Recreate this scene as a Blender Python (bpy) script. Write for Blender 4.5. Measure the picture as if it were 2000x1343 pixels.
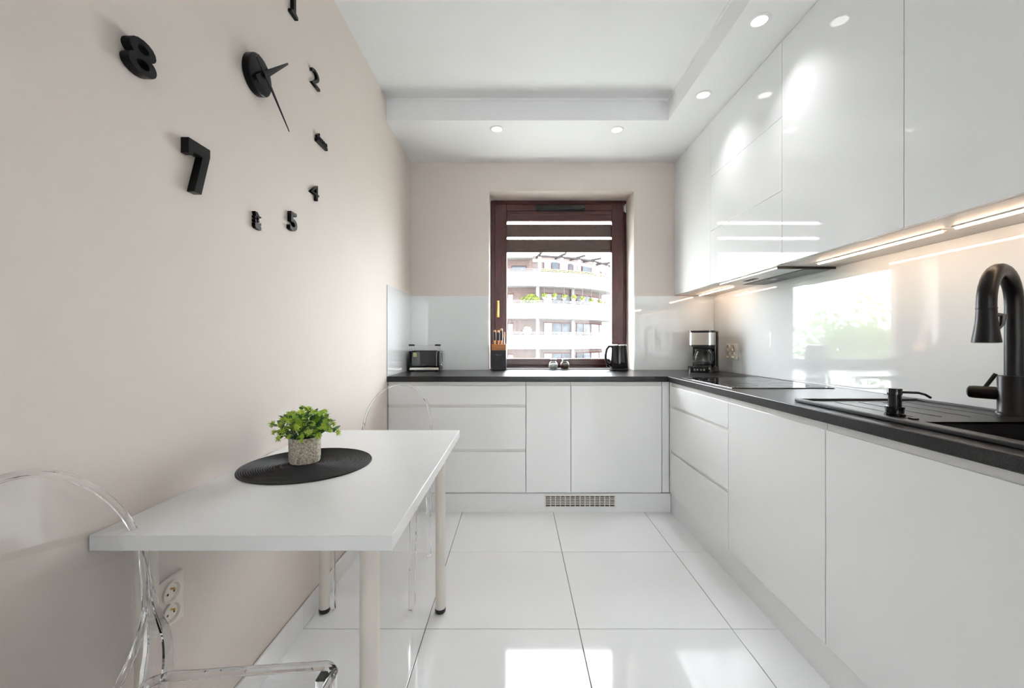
import bpy, bmesh, math, random
from math import sin, cos, pi, radians, sqrt
from mathutils import Vector, Matrix
random.seed(7)
for o in list(bpy.data.objects): bpy.data.objects.remove(o, do_unlink=True)
scene = bpy.context.scene
COL = scene.collection

# ------------------------------------------------------------------ camera
CAM_Z = 1.12; FPX = 815.0
cd = bpy.data.cameras.new('camera'); cam = bpy.data.objects.new('camera', cd); COL.objects.link(cam)
cd.sensor_width = 36.0; cd.lens = FPX/2000*36
cd.shift_x = -8/2000; cd.shift_y = -3.5/2000
cd.clip_start = 0.02; cd.clip_end = 500
cam.location = (0, 0, CAM_Z); cam.rotation_euler = (pi/2, 0, 0)
scene.camera = cam
# ------------------------------------------------------------------ world, exposure
SKY = 14.0
w = bpy.data.worlds.new('world'); scene.world = w; w.use_nodes = True
bg = w.node_tree.nodes['Background']
bg.inputs[0].default_value = (0.93, 0.955, 1.0, 1); bg.inputs[1].default_value = SKY
vs = scene.view_settings
vs.view_transform = 'Standard'; vs.look = 'None'; vs.gamma = 1.0; vs.use_curve_mapping = False
vs.exposure = 0.89
DOWNLIGHT_W = 8.5; LED_STR = 18.0; LENS_STR = 1.7; CURTAIN_T = .42

# ------------------------------------------------------------------ materials
def nt(name):
    m = bpy.data.materials.new(name); m.use_nodes = True
    t = m.node_tree; b = t.nodes['Principled BSDF']; return m, t, b
def ramp_noise(t, scale, c0, c1, detail=4, lo=.35, hi=.65, coord='Object', stretch=None):
    tc = t.nodes.new('ShaderNodeTexCoord'); n = t.nodes.new('ShaderNodeTexNoise'); r = t.nodes.new('ShaderNodeValToRGB')
    src = tc.outputs[coord]
    if stretch:
        mp = t.nodes.new('ShaderNodeMapping'); mp.inputs['Scale'].default_value = stretch
        t.links.new(src, mp.inputs['Vector']); src = mp.outputs['Vector']
    t.links.new(src, n.inputs['Vector']); n.inputs['Scale'].default_value = scale; n.inputs['Detail'].default_value = detail
    r.color_ramp.elements[0].position = lo; r.color_ramp.elements[1].position = hi
    r.color_ramp.elements[0].color = (*c0, 1); r.color_ramp.elements[1].color = (*c1, 1)
    t.links.new(n.outputs['Fac'], r.inputs['Fac']); return n, r
def mat(name, col, rough=.5, metal=0., spec=.5, var=.03, scale=8, bump=0., bscale=200, coat=0., stretch=None, coord='Object'):
    m, t, b = nt(name)
    c0 = tuple(max(0, c*(1-var)) for c in col); c1 = tuple(min(1, c*(1+var)) for c in col)
    n, r = ramp_noise(t, scale, c0, c1, stretch=stretch, coord=coord)
    t.links.new(r.outputs['Color'], b.inputs['Base Color'])
    b.inputs['Roughness'].default_value = rough; b.inputs['Metallic'].default_value = metal
    b.inputs['Specular IOR Level'].default_value = spec
    b.inputs['Coat Weight'].default_value = coat; b.inputs['Coat Roughness'].default_value = .03
    if bump:
        tc = t.nodes.new('ShaderNodeTexCoord'); n2 = t.nodes.new('ShaderNodeTexNoise'); bp = t.nodes.new('ShaderNodeBump')
        n2.inputs['Scale'].default_value = bscale; t.links.new(tc.outputs['Object'], n2.inputs['Vector'])
        t.links.new(n2.outputs['Fac'], bp.inputs['Height']); bp.inputs['Strength'].default_value = bump; bp.inputs['Distance'].default_value = .002
        t.links.new(bp.outputs['Normal'], b.inputs['Normal'])
    return m
def emis(name, col, strength):
    m, t, b = nt(name)
    b.inputs['Base Color'].default_value = (*col, 1); b.inputs['Emission Color'].default_value = (*col, 1)
    b.inputs['Emission Strength'].default_value = strength; return m
def thin_glass(name, tint=(1, 1, 1), ior=1.45, rough=0.0):
    m, t, b = nt(name); t.nodes.remove(b); out = t.nodes['Material Output']
    tr = t.nodes.new('ShaderNodeBsdfTransparent'); tr.inputs[0].default_value = (*tint, 1)
    gl = t.nodes.new('ShaderNodeBsdfGlossy'); gl.inputs['Roughness'].default_value = rough
    lw = t.nodes.new('ShaderNodeLayerWeight'); lw.inputs[0].default_value = .5
    pw = t.nodes.new('ShaderNodeMath'); pw.operation = 'POWER'; pw.inputs[1].default_value = 5
    r0 = ((ior-1)/(ior+1))**2
    fr = t.nodes.new('ShaderNodeMath'); fr.operation = 'MULTIPLY_ADD'; fr.inputs[1].default_value = 1-r0; fr.inputs[2].default_value = r0
    t.links.new(lw.outputs['Facing'], pw.inputs[0]); t.links.new(pw.outputs[0], fr.inputs[0])
    mx = t.nodes.new('ShaderNodeMixShader')
    t.links.new(fr.outputs[0], mx.inputs[0]); t.links.new(tr.outputs[0], mx.inputs[1]); t.links.new(gl.outputs[0], mx.inputs[2])
    t.links.new(mx.outputs[0], out.inputs['Surface']); return m
def solid_glass(name, tint=(1, 1, 1), ior=1.49):
    m, t, b = nt(name)
    b.inputs['Base Color'].default_value = (*tint, 1); b.inputs['Transmission Weight'].default_value = 1
    b.inputs['Roughness'].default_value = 0.0; b.inputs['IOR'].default_value = ior; return m
M = {}
M['wall'] = mat('beige_plaster', (.725, .652, .595), .75, var=.012, scale=3, bump=.05, bscale=260)
M['ceil'] = mat('white_plaster', (.865, .865, .87), .8, var=.01, scale=3, bump=.03)
M['lounge'] = mat('white_lounge_paint', (.84, .84, .84), .8, var=.01, scale=3, bump=.03)
M['lfloor'] = mat('pale_lounge_laminate', (.62, .58, .53), .35, var=.15, scale=3, stretch=(12, 1, 1))
M['tile'] = mat('white_glossy_tile', (.88, .885, .885), .07, var=.012, scale=2.5, spec=.55)
M['grout'] = mat('grey_grout', (.22, .20, .185), .9, var=.1, scale=60)
M['skirt'] = mat('white_skirting_tile', (.82, .81, .79), .15, var=.01)
M['gloss'] = mat('white_gloss_lacquer', (.88, .885, .88), .09, var=.006, scale=1.5, spec=.5, coat=.15)
M['upper'] = mat('white_high_gloss', (.83, .84, .84), .035, var=.005, scale=1.5, spec=.6, coat=.3)
M['carcass'] = mat('white_melamine', (.80, .79, .77), .4, var=.01)
M['grip'] = mat('white_grip_rail', (.74, .73, .71), .35, var=.01)
M['under'] = mat('underside_melamine', (.78, .75, .72), .45, var=.01)
M['splash'] = mat('white_back_painted_glass', (.80, .825, .83), .02, var=.004, scale=1.2, spec=.75, coat=.4)
M['black_top'] = mat('black_stone_laminate', (.014, .014, .015), .28, var=.9, scale=300, bump=.2, bscale=420, spec=.42)
M['hob'] = mat('black_ceramic_glass', (.006, .006, .007), .03, var=.1, spec=.6)
M['sink'] = mat('black_composite', (.012, .0115, .0115), .33, var=.3, scale=300, bump=.15, bscale=600, spec=.55)
M['mattblack'] = mat('matt_black_metal', (.007, .006, .0055), .36, var=.15, scale=40, spec=.28)
M['glossblack'] = mat('gloss_black_plastic', (.008, .008, .009), .08, var=.1, spec=.5)
M['plasblack'] = mat('satin_black_plastic', (.012, .012, .012), .3, var=.1)
M['clock'] = mat('black_acrylic_foam', (.004, .004, .0045), .3, var=.15, spec=.2)
M['steel'] = mat('brushed_steel', (.62, .60, .57), .25, metal=1, var=.06, scale=30, stretch=(1, 1, 30))
M['chrome'] = mat('polished_chrome', (.75, .75, .75), .08, metal=1, var=.02)
M['brass'] = mat('polished_brass', (.75, .50, .16), .22, metal=1, var=.05)
M['mahog'] = mat('mahogany_varnish', (.070, .016, .013), .28, var=.35, scale=9, stretch=(12, 12, 1), coat=.2)
M['mahogh'] = mat('mahogany_varnish_rail', (.070, .016, .013), .28, var=.35, scale=9, stretch=(1, 12, 12), coat=.2)
def add_translucent(m, col, fac):
    t = m.node_tree; out = t.nodes['Material Output']; b = t.nodes['Principled BSDF']
    tl = t.nodes.new('ShaderNodeBsdfTranslucent'); tl.inputs[0].default_value = (*col, 1); mx = t.nodes.new('ShaderNodeMixShader'); mx.inputs[0].default_value = fac
    t.links.new(b.outputs[0], mx.inputs[1]); t.links.new(tl.outputs[0], mx.inputs[2]); t.links.new(mx.outputs[0], out.inputs['Surface']); return m
M['blindc'] = add_translucent(mat('brown_blind_fabric', (.16, .115, .10), .85, var=.08, scale=40, bump=.2, bscale=900), (.10, .06, .05), .15)
M['tablew'] = mat('white_table_foil', (.87, .875, .875), .22, var=.006, spec=.45)
M['tleg'] = mat('cream_powder_coat', (.74, .69, .63), .35, var=.01)
M['socket'] = mat('cream_white_plastic', (.82, .77, .69), .28, var=.01)
M['acryl'] = thin_glass('clear_acrylic_sheet', (.985, .985, .985), 1.5)
M['acryls'] = solid_glass('clear_acrylic_solid', (.985, .985, .99), 1.42)
M['pane'] = thin_glass('window_glass', (.97, .985, .98), 1.5)
M['glassj'] = thin_glass('clear_jar_glass', (.90, .93, .92), 1.6)
M['led'] = emis('warm_led_diffuser', (1.0, .72, .50), LED_STR)
M['lens'] = emis('downlight_lens', (1.0, .985, .96), LENS_STR)
M['white_m'] = mat('white_painted_metal', (.85, .85, .84), .4, var=.01)
M['sheer'] = thin_glass('sheer_blind_mesh', (.93, .91, .90), 1.02)
M['mat'] = mat('black_woven_paper', (.018, .018, .02), .6, var=.4, scale=120)
M['oak'] = mat('orange_acacia_wood', (.50, .19, .055), .45, var=.25, scale=14, stretch=(1, 10, 10))
M['oakp'] = mat('pale_bamboo_bolster', (.68, .36, .15), .45, var=.15, scale=14)
M['granite'] = mat('black_speckled_block', (.020, .020, .024), .5, var=.8, scale=180, bump=.2)
M['salt'] = mat('grey_white_salt', (.62, .66, .63), .8, var=.2, scale=120)
M['pepper'] = mat('brown_peppercorns', (.10, .055, .03), .8, var=.5, scale=160)
M['sticker'] = mat('pale_yellow_sticker', (.62, .64, .30), .6, var=.15, scale=120)
M['greymark'] = mat('grey_print', (.22, .22, .22), .5, var=.1)
M['filter'] = mat('dark_mesh_filter', (.10, .105, .10), .4, metal=.6, var=.3, scale=200)
M['hoodm'] = mat('silver_hood_metal', (.62, .62, .60), .35, metal=.7, var=.04)
M['soil'] = mat('dark_soil', (.03, .025, .018), .9, var=.5, scale=80)
M['stem'] = mat('green_stem', (.10, .22, .06), .6, var=.2, scale=30)
M['leafd'] = mat('blue_green_leaf', (.075, .21, .075), .5, var=.35, scale=25, coord='Generated')
M['leafl'] = mat('lime_green_leaf', (.38, .62, .06), .5, var=.3, scale=25, coord='Generated')
M['flow'] = mat('lime_flower_head', (.56, .72, .10), .55, var=.3, scale=14, coord='Generated')
# stone pot: speckled grey-beige felted stone
m, t, b = nt('speckled_stone_pot'); n, r = ramp_noise(t, 190, (.33, .285, .21), (.76, .71, .60), 6, .36, .62)
t.links.new(r.outputs['Color'], b.inputs['Base Color']); b.inputs['Roughness'].default_value = .9
bp = t.nodes.new('ShaderNodeBump'); bp.inputs['Strength'].default_value = .7; bp.inputs['Distance'].default_value = .003
t.links.new(n.outputs['Fac'], bp.inputs['Height']); t.links.new(bp.outputs['Normal'], b.inputs['Normal']); M['pot'] = m
# outside
M['render'] = mat('white_facade_render', (.90, .885, .875), .9, var=.01, scale=.3)
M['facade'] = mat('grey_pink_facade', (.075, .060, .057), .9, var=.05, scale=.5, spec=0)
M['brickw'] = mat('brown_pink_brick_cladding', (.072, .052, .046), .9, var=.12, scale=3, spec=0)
M['redframe'] = mat('red_brown_frame', (.050, .018, .016), .5, var=.1, spec=0)
M['dglass'] = mat('facade_window_glass', (.030, .035, .042), .3, var=.4, scale=.9, spec=.1)
M['curtain'] = mat('pale_curtained_glass', (.12, .125, .135), .3, var=.2, scale=1.2, spec=.1)
M['pergola'] = mat('grey_pergola_timber', (.022, .019, .019), .8, var=.1, spec=0)
M['railing'] = mat('pale_steel_rail', (.12, .11, .11), .4, var=.03, spec=.1)
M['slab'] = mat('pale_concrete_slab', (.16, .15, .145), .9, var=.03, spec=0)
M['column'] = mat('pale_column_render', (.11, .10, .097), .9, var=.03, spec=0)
M['outleaf'] = mat('yellow_green_foliage', (.075, .095, .014), .8, var=.4, scale=4, spec=0)
M['outleaf2'] = add_translucent(mat('green_tree_foliage', (.15, .21, .10), .8, var=.25, scale=1.5, spec=0), (.20, .28, .12), .4)
M['curt'] = add_translucent(mat('white_sheer_fabric', (.8, .8, .8), .9, var=.01, spec=0), (CURTAIN_T,)*3, .8)
M['outflow'] = mat('orange_yellow_blossom', (.14, .085, .025), .8, var=.4, scale=5, spec=0)
M['terra'] = mat('white_planter', (.75, .72, .68), .7, var=.05)
M['bark'] = mat('grey_brown_bark', (.16, .12, .09), .9, var=.3, scale=6)
M['ground'] = mat('pale_paving', (.42, .42, .38), .9, var=.15, scale=.4)

# ------------------------------------------------------------------ mesh helpers
class MB:
    def __init__(s): s.bm = bmesh.new()
    def box(s, x0, x1, y0, y1, z0, z1, bev=0., seg=2):
        r = bmesh.ops.create_cube(s.bm, size=1)
        for v in r['verts']:
            v.co = Vector(((x0+x1)/2+v.co.x*(x1-x0), (y0+y1)/2+v.co.y*(y1-y0), (z0+z1)/2+v.co.z*(z1-z0)))
        if bev:
            es = list({e for v in r['verts'] for e in v.link_edges})
            bmesh.ops.bevel(s.bm, geom=es, offset=bev, segments=seg, affect='EDGES', profile=.5)
        return s
    def lathe(s, prof, n=28, c=(0, 0, 0), smooth=True, mtx=None, close=True):
        rings = []
        for (r, z) in prof:
            ring = []
            for i in range(n):
                a = 2*pi*i/n; p = Vector((r*cos(a), r*sin(a), z))
                if mtx: p = mtx @ p
                ring.append(s.bm.verts.new(p+Vector(c)))
            rings.append(ring)
        for a, b_ in zip(rings, rings[1:]):
            for i in range(n):
                f = s.bm.faces.new((a[i], a[(i+1) % n], b_[(i+1) % n], b_[i])); f.smooth = smooth
        if close:
            s.bm.faces.new(rings[0][::-1]); s.bm.faces.new(rings[-1])
        return s
    def cyl(s, p, q, r, r2=None, n=20, smooth=True):
        return s.tube([p, q], [r, r if r2 is None else r2], n, smooth)
    def tube(s, pts, rad, n=12, smooth=True, closed=False, sec=None, up=None):
        pts = [Vector(p) for p in pts]
        if not isinstance(rad, (list, tuple)): rad = [rad]*len(pts)
        rings = []; N = None; L = len(pts)
        for i, p in enumerate(pts):
            if closed: t = pts[(i+1) % L]-pts[i-1]
            else: t = pts[min(i+1, L-1)]-pts[max(i-1, 0)]
            t.normalize()
            if up is not None: N = (Vector(up)-t*t.dot(Vector(up))).normalized()
            elif N is None:
                N = t.orthogonal().normalized()
            else:
                N = (N-t*t.dot(N)).normalized()
            B = t.cross(N); ring = []
            if sec:
                for (u, v) in sec: ring.append(s.bm.verts.new(p+(N*u+B*v)*rad[i]))
            else:
                for k in range(n):
                    a = 2*pi*k/n; ring.append(s.bm.verts.new(p+(N*cos(a)+B*sin(a))*rad[i]))
            rings.append(ring)
        m_ = len(rings[0])
        pairs = list(zip(rings, rings[1:]))
        if closed: pairs.append((rings[-1], rings[0]))
        for a, b_ in pairs:
            for i in range(m_):
                f = s.bm.faces.new((a[i], a[(i+1) % m_], b_[(i+1) % m_], b_[i])); f.smooth = smooth
        if not closed:
            s.bm.faces.new(rings[0][::-1]); s.bm.faces.new(rings[-1])
        return s
    def prism(s, pts, axis, a0, a1):
        """pts polygon (u,v); axis 'x': (y,z) 'y': (x,z) 'z': (x,y)"""
        def P(u, v, w_):
            return {'x': (w_, u, v), 'y': (u, w_, v), 'z': (u, v, w_)}[axis]
        A = [s.bm.verts.new(P(u, v, a0)) for u, v in pts]; B = [s.bm.verts.new(P(u, v, a1)) for u, v in pts]
        n = len(pts)
        s.bm.faces.new(A); s.bm.faces.new(B[::-1])
        for i in range(n): s.bm.faces.new((A[i], B[i], B[(i+1) % n], A[(i+1) % n]))
        return s
    def xf(s, mtx): bmesh.ops.transform(s.bm, matrix=mtx, verts=s.bm.verts[:]); return s
    def me(s, name, material):
        bmesh.ops.recalc_face_normals(s.bm, faces=s.bm.faces[:])
        for e in s.bm.edges:
            if len(e.link_faces) == 2 and e.calc_face_angle(0) > radians(38): e.smooth = False
        me = bpy.data.meshes.new(name); s.bm.to_mesh(me); s.bm.free()
        me.materials.append(M[material] if isinstance(material, str) else material); return me
    def build(s, name, material, parent=None):
        return obj(name, s.me(name, material), parent)
def obj(name, me, parent=None):
    o = bpy.data.objects.new(name, me); COL.objects.link(o)
    if parent:
        o.parent = parent
    return o
def B(x0, x1, y0, y1, z0, z1, bev=0.): return MB().box(x0, x1, y0, y1, z0, z1, bev)
def tag(o, label, cat=None, group=None, kind=None):
    o['label'] = label
    if cat: o['category'] = cat
    if group: o['group'] = group
    if kind: o['kind'] = kind
    return o
def thing(name, label, cat, loc=(0, 0, 0), rz=0., group=None):
    o = bpy.data.objects.new(name, None); COL.objects.link(o); o.location = loc; o.rotation_euler = (0, 0, rz)
    o.empty_display_size = .05
    return tag(o, label, cat, group)
def struct(o, label, cat=None): return tag(o, label, cat or o.name.split('_')[0], kind='structure')

# ------------------------------------------------------------------ room shell
XL, XR, YB, YR = -.844, 1.594, 3.356, -1.7
ZS, ZC = 2.563, 2.706
YO = 3.70
WX0, WX1, WZ0, WZ1 = -.218, .947, .897, 2.335
struct(B(XL-.2, XL, YR-.2, YO, -.12, 2.95).build('wall_left', 'wall'), 'long beige plastered wall behind the white table')
struct(B(XR, XR+.2, YR-.2, YO, -.12, 2.95).build('wall_right', 'wall'), 'right kitchen wall behind the glass splashback')
# unseen lounge behind the viewer; its curtained window is added for soft light
LX0, LX1, LY0 = -2.7, 3.3, -5.2
struct(B(LX0-.2, XL-.2, YR-.2, YR, -.12, 2.95).build('wall_lounge_left', 'lounge'), 'white lounge wall left of the kitchen opening')
struct(B(XR+.2, LX1+.2, YR-.2, YR, -.12, 2.95).build('wall_lounge_right', 'lounge'), 'white lounge wall right of the kitchen opening')
struct(B(LX0-.2, LX0, LY0, YR-.2, -.12, 2.95).build('wall_lounge_side', 'lounge'), 'white side wall of the lounge on the left')
struct(B(LX1, LX1+.2, LY0, YR-.2, -.12, 2.95).build('wall_lounge_far_side', 'lounge'), 'white side wall of the lounge on the right')
RX0, RX1, RZ0, RZ1 = -1.5, 2.4, .05, 2.45
wr = MB(); wr.box(LX0-.2, RX0, LY0-.2, LY0, -.12, 2.95); wr.box(RX1, LX1+.2, LY0-.2, LY0, -.12, 2.95); wr.box(RX0, RX1, LY0-.2, LY0, RZ1, 2.95); wr.box(RX0, RX1, LY0-.2, LY0, -.12, RZ0)
struct(wr.build('wall_rear', 'lounge'), 'white rear wall of the lounge with a wide added window behind the viewer')
w2 = MB(); w2.box(RX0, RX1, LY0-.12, LY0-.05, RZ0, RZ0+.06); w2.box(RX0, RX1, LY0-.12, LY0-.05, RZ1-.06, RZ1)
for xx in (RX0, RX0+1.28, RX0+2.56, RX1-.06): w2.box(xx, xx+.06, LY0-.12, LY0-.05, RZ0+.06, RZ1-.06)
w2 = struct(w2.build('window_2', 'mahog'), 'wide mahogany framed lounge window added behind the viewer for soft light', 'window')  # unseen window, added to light the back cabinets from behind the viewer
B(RX0+.02, RX1-.02, LY0-.09, LY0-.085, RZ0+.02, RZ1-.02).build('pane', 'pane', w2)
cu_ = MB(); n_ = 240; fr_, bk_ = [], []
for k in range(n_+1):
    xx = RX0-.1+(RX1-RX0+.2)*k/n_; yy = LY0+.12+.03*sin(k*.82)+.012*sin(k*.31)
    fr_.append([cu_.bm.verts.new((xx, yy, z)) for z in (.02, 2.6)])
for a, b_ in zip(fr_, fr_[1:]):
    f = cu_.bm.faces.new((a[0], b_[0], b_[1], a[1])); f.smooth = True
tag(cu_.build('sheer_curtain', 'curt'), 'white sheer curtain added across the unseen lounge window to soften its light', 'curtain')  # added to spread daylight softly from the lounge into the kitchen
struct(B(LX0, LX1, LY0, YR, ZC, 2.95).build('ceiling_lounge', 'ceil'), 'flat white lounge ceiling behind the viewer', 'ceiling')
struct(B(LX0, LX1, LY0, YR, -.12, -.0005).build('floor_lounge', 'lfloor'), 'pale floor of the lounge behind the viewer', 'floor')
wb = MB(); wb.box(XL, WX0, YB, YO, -.12, 2.95); wb.box(WX1, XR, YB, YO, -.12, 2.95)
wb.box(WX0, WX1, YB, YO, WZ1, 2.95); wb.box(WX0, WX1, YB, YO, -.12, .861)
struct(wb.build('wall_back', 'wall'), 'beige end wall around the mahogany window')
struct(B(XL, XR, YR, YB, ZC, 2.95).build('ceiling', 'ceil'), 'flat white ceiling inside the lowered border')
SX, SY = .990, 2.716
so = MB(); so.box(XL, XR, SY, YB, ZS, ZC); so.box(SX, XR, YR, SY, ZS, ZC)
so.box(XL, SX, SY-.004, SY, ZC-.018, ZC); so.box(SX-.004, SX, YR, SY-.004, ZC-.018, ZC)
struct(so.build('ceiling_soffit', 'ceil'), 'lowered white plaster border of the ceiling holding the spotlights', 'soffit')
# floor: grout bed with separate tiles
fl = struct(B(XL, XR, YR, YB, -.12, -.0025).build('floor', 'grout'), 'white glossy tiled kitchen floor', 'floor')
gx = [XL+.002]+[-.355+.6*k for k in range(4)]+[XR-.002]
gy = [YR+.002]+[-1.368+.6*k for k in range(8)]+[YB-.002]
tcache = {}
for i in range(len(gx)-1):
    for j in range(len(gy)-1):
        wx, wy = gx[i+1]-gx[i]-.003, gy[j+1]-gy[j]-.003
        if wx < .01 or wy < .01: continue
        key = (round(wx, 4), round(wy, 4))
        if key not in tcache:
            tcache[key] = B(-wx/2, wx/2, -wy/2, wy/2, -.010, 0, .0012).me('tile', 'tile')
        o = obj('tile', tcache[key], fl); o.location = ((gx[i]+gx[i+1])/2, (gy[j]+gy[j+1])/2, 0)
# skirting tiles along left wall
sk = struct(B(XL, XL+.004, YR, 2.75, 0, .088).build('baseboard_left', 'grout'), 'white tile skirting along the left wall', 'baseboard')
for j in range(len(gy)-1):
    a, c = gy[j]+.0012, min(gy[j+1], 2.748)-.0012
    if c-a > .02: B(XL+.004, XL+.012, a, c, 0.0005, .09, .001).build('tile', 'skirt', sk)

# glass splashbacks
ZT, ZB2 = .897, 1.495
tag(B(XL, XL+.006, 2.722, YB-.0065, ZT+.0005, 1.495, .001).build('glass_splashback', 'splash'), 'narrow white glass splashback on the left wall beside the toaster', 'splashback')
tag(B(XL+.0005, WX0-.004, YB-.006, YB, ZT+.0005, 1.49, .001).build('glass_splashback', 'splash'), 'white glass splashback between the left corner and the window', 'splashback')
tag(B(WX1+.004, XR-.0065, YB-.006, YB, ZT+.0005, 1.49, .001).build('glass_splashback', 'splash'), 'white glass splashback between the window and the coffee maker corner', 'splashback')
tag(B(XR-.006, XR, .10, YB-.0065, ZT+.0005, 1.4945, .001).build('glass_splashback', 'splash'), 'long white glass splashback behind hob and sink reflecting the window', 'splashback')

# ------------------------------------------------------------------ window
win = tag(bpy.data.objects.new('window_1', None), 'mahogany framed window over the back worktop', 'window', kind='structure')
COL.objects.link(win); win.location = (0, 0, 0)
FY = 3.582
fr = MB(); GX0, GX1, GZ0, GZ1 = -.092, .831, .993, 2.215
fr.box(WX0, WX0+.06, FY, 3.66, WZ0, WZ1, .004); fr.box(WX1-.06, WX1, FY, 3.66, WZ0, WZ1, .004)
fo = fr.build('frame_stile', 'mahog', win)
fr = MB(); fr.box(WX0+.06, WX1-.06, FY, 3.66, WZ1-.06, WZ1, .004); fr.box(WX0+.06, WX1-.06, FY, 3.66, WZ0, WZ0+.05, .004)
fr.build('frame_rail', 'mahogh', win)
sx0, sx1, sz0, sz1 = -.182, .918, .921, 2.303
sash = bpy.data.objects.new('sash', None)
sm = MB(); sm.box(sx0, GX0+.014, 3.562, 3.63, sz0, sz1, .006); sm.box(GX1-.014, sx1, 3.562, 3.63, sz0, sz1, .006)
sash = sm.build('sash_stile', 'mahog', win)
sm = MB(); sm.box(GX0, GX1, 3.564, 3.63, sz1-.06, sz1, .008); sm.box(GX0, GX1, 3.566, 3.63, GZ1-.01, sz1-.058, .006)
sm.box(GX0, GX1, 3.564, 3.63, sz0, GZ0-.012, .006); sm.build('sash_rail', 'mahogh', win)
sm = MB(); sm.box(GX0-.002, GX0+.012, 3.58, 3.63, GZ0-.012, GZ1, .003); sm.box(GX1-.012, GX1+.002, 3.58, 3.63, GZ0-.012, GZ1, .003)
sm.build('glazing_bead', 'mahog', win)
B(GX0, GX1, 3.614, 3.618, GZ0-.016, GZ1+.01).build('pane', 'pane', win)
hd = MB(); hd.box(-.165, -.141, 3.556, 3.563, 1.33, 1.475, .003); hd.cyl((-.153, 3.558, 1.46), (-.153, 3.52, 1.46), .008)
hd.tube([(-.153, 3.522, 1.465), (-.153, 3.52, 1.42), (-.153, 3.52, 1.345)], [.008, .008, .0065], 10); hd.build('window_handle', 'brass', win)
hg = MB(); hg.cyl((.936, 3.57, 2.225), (.936, 3.57, 2.30), .007); hg.box(.92, .944, 3.572, 3.584, 2.235, 2.29, .002); hg.build('hinge', 'chrome', win)
vt = MB(); vt.box(.165, .585, 3.535, 3.566, 2.238, 2.285, .004); vt.build('trickle_vent', 'plasblack', win)
B(.17, .58, 3.531, 3.5352, 2.243, 2.256, .001).build('vent_slot', 'glossblack', win)

bl = thing('roller_blind', 'brown day-and-night roller blind half raised on the window', 'blind', (0, 3.58, 2.2))
def P_(o, parent):   # parent keeping world position
    o.parent = parent; o.matrix_parent_inverse = Matrix.Translation(-Vector(parent.location)); return o
P_(B(GX0+.012, GX1-.012, 3.568, 3.605, 2.155, 2.214, .004).build('cassette', 'mahogh'), bl)
for (z0, z1) in ((2.023, 2.133), (1.915, 2.003)):
    P_(B(GX0+.014, GX1-.014, 3.590, 3.5915, z0, z1).build('fabric_band', 'blindc'), bl)
for (z0, z1) in ((2.133, 2.155), (2.003, 2.023)):
    P_(B(GX0+.014, GX1-.014, 3.5902, 3.5912, z0, z1).build('sheer_band', 'sheer'), bl)
P_(B(GX0+.013, GX1-.013, 3.584, 3.598, 1.891, 1.9165, .003).build('bottom_bar', 'blindc'), bl)
for xx in (GX0+.004, GX1-.012): P_(B(xx, xx+.008, 3.584, 3.604, GZ0-.01, 2.16, .001).build('guide_rail', 'mahog'), bl)

# ------------------------------------------------------------------ kitchen furniture
ZWB = .861
def body(mb, x0, x1, y0, y1, z0=.125, z1=.858, t=.016, back='y1'):
    mb.box(x0, x0+t, y0, y1, z0, z1); mb.box(x1-t, x1, y0, y1, z0, z1)
    mb.box(x0+t, x1-t, y0, y1, z0, z0+t)
    mb.box(x0+t, x1-t, y1-.006, y1, z0+t, z1)
G = .0018
def fronts_back(name, label, x0, x1, splits, cat='cabinet', filler=None):
    t = thing(name, label, cat, ((x0+x1)/2, 3.05, 0)); inv = t
    m_ = MB(); body(m_, x0+.0005, x1-.0005, 2.756, YB-.008); P_(m_.build('body', 'carcass'), t)
    for k, (z0, z1) in enumerate(splits):
        nm = 'drawer_front' if len(splits) > 1 else 'door'
        P_(B(x0+G, x1-G, 2.735, 2.753, z0, z1, .0012).build(nm, 'gloss'), t)
        zt = .8605 if k == 0 else z1+.0172
        gr = MB(); gr.box(x0+G, x1-G, 2.7415, 2.7545, z1+.0003, zt)
        P_(gr.build('grip_rail', 'grip'), t)
    if filler: P_(B(filler[0], filler[1], 2.737, 2.753, .135, .86, .001).build('filler_panel', 'gloss'), t)
    return t
fronts_back('base_cabinet', 'wide white base cabinet with three drawers under the toaster', XL+.003, .064, [(.711, .835), (.419, .693), (.137, .402)])
fronts_back('base_cabinet', 'narrow white base cabinet with one door beside the wide drawers', .064, .359, [(.137, .835)])
fronts_back('base_cabinet', 'white single-door base cabinet below the kettle in the corner', .359, .956, [(.137, .835)], filler=(.958, 1.0035))
def fronts_right(name, label, y0, y1, splits, filler=None, cat='cabinet'):
    t = thing(name, label, cat, (1.3, (y0+y1)/2, 0))
    m_ = MB(); x0, x1 = 1.026, XR-.002; tt = .016
    m_.box(x0, x1, y0+.0005, y0+tt, .125, .858); m_.box(x0, x1, y1-tt, y1-.0005, .125, .858); m_.box(x0, x1, y0+tt, y1-tt, .125, .141); m_.box(x1-.006, x1, y0+tt, y1-tt, .141, .858)
    P_(m_.build('body', 'carcass'), t)
    for k, (z0, z1) in enumerate(splits):
        nm = 'drawer_front' if len(splits) > 1 else 'door'
        P_(B(1.005, 1.023, y0+G, y1-G, z0, z1, .0012).build(nm, 'gloss'), t)
        zt = .8605 if k == 0 else z1+.0172
        P_(B(1.0115, 1.0255, y0+G, y1-G, z1+.0003, zt).build('grip_rail', 'grip'), t)
    if filler: P_(B(1.006, 1.0225, filler[0], filler[1], .135, .86, .001).build('filler_panel', 'gloss'), t)
fronts_right('base_cabinet', 'white base cabinet with three drawers below the hob', 1.978, 2.712, [(.711, .835), (.419, .693), (.137, .402)], filler=(2.7135, 2.7365))
fronts_right('base_cabinet', 'white single-door base cabinet between the hob drawers and the sink', 1.356, 1.978, [(.137, .835)])
fronts_right('base_cabinet', 'large white base cabinet front under the sink', .756, 1.356, [(.137, .835)])
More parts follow.
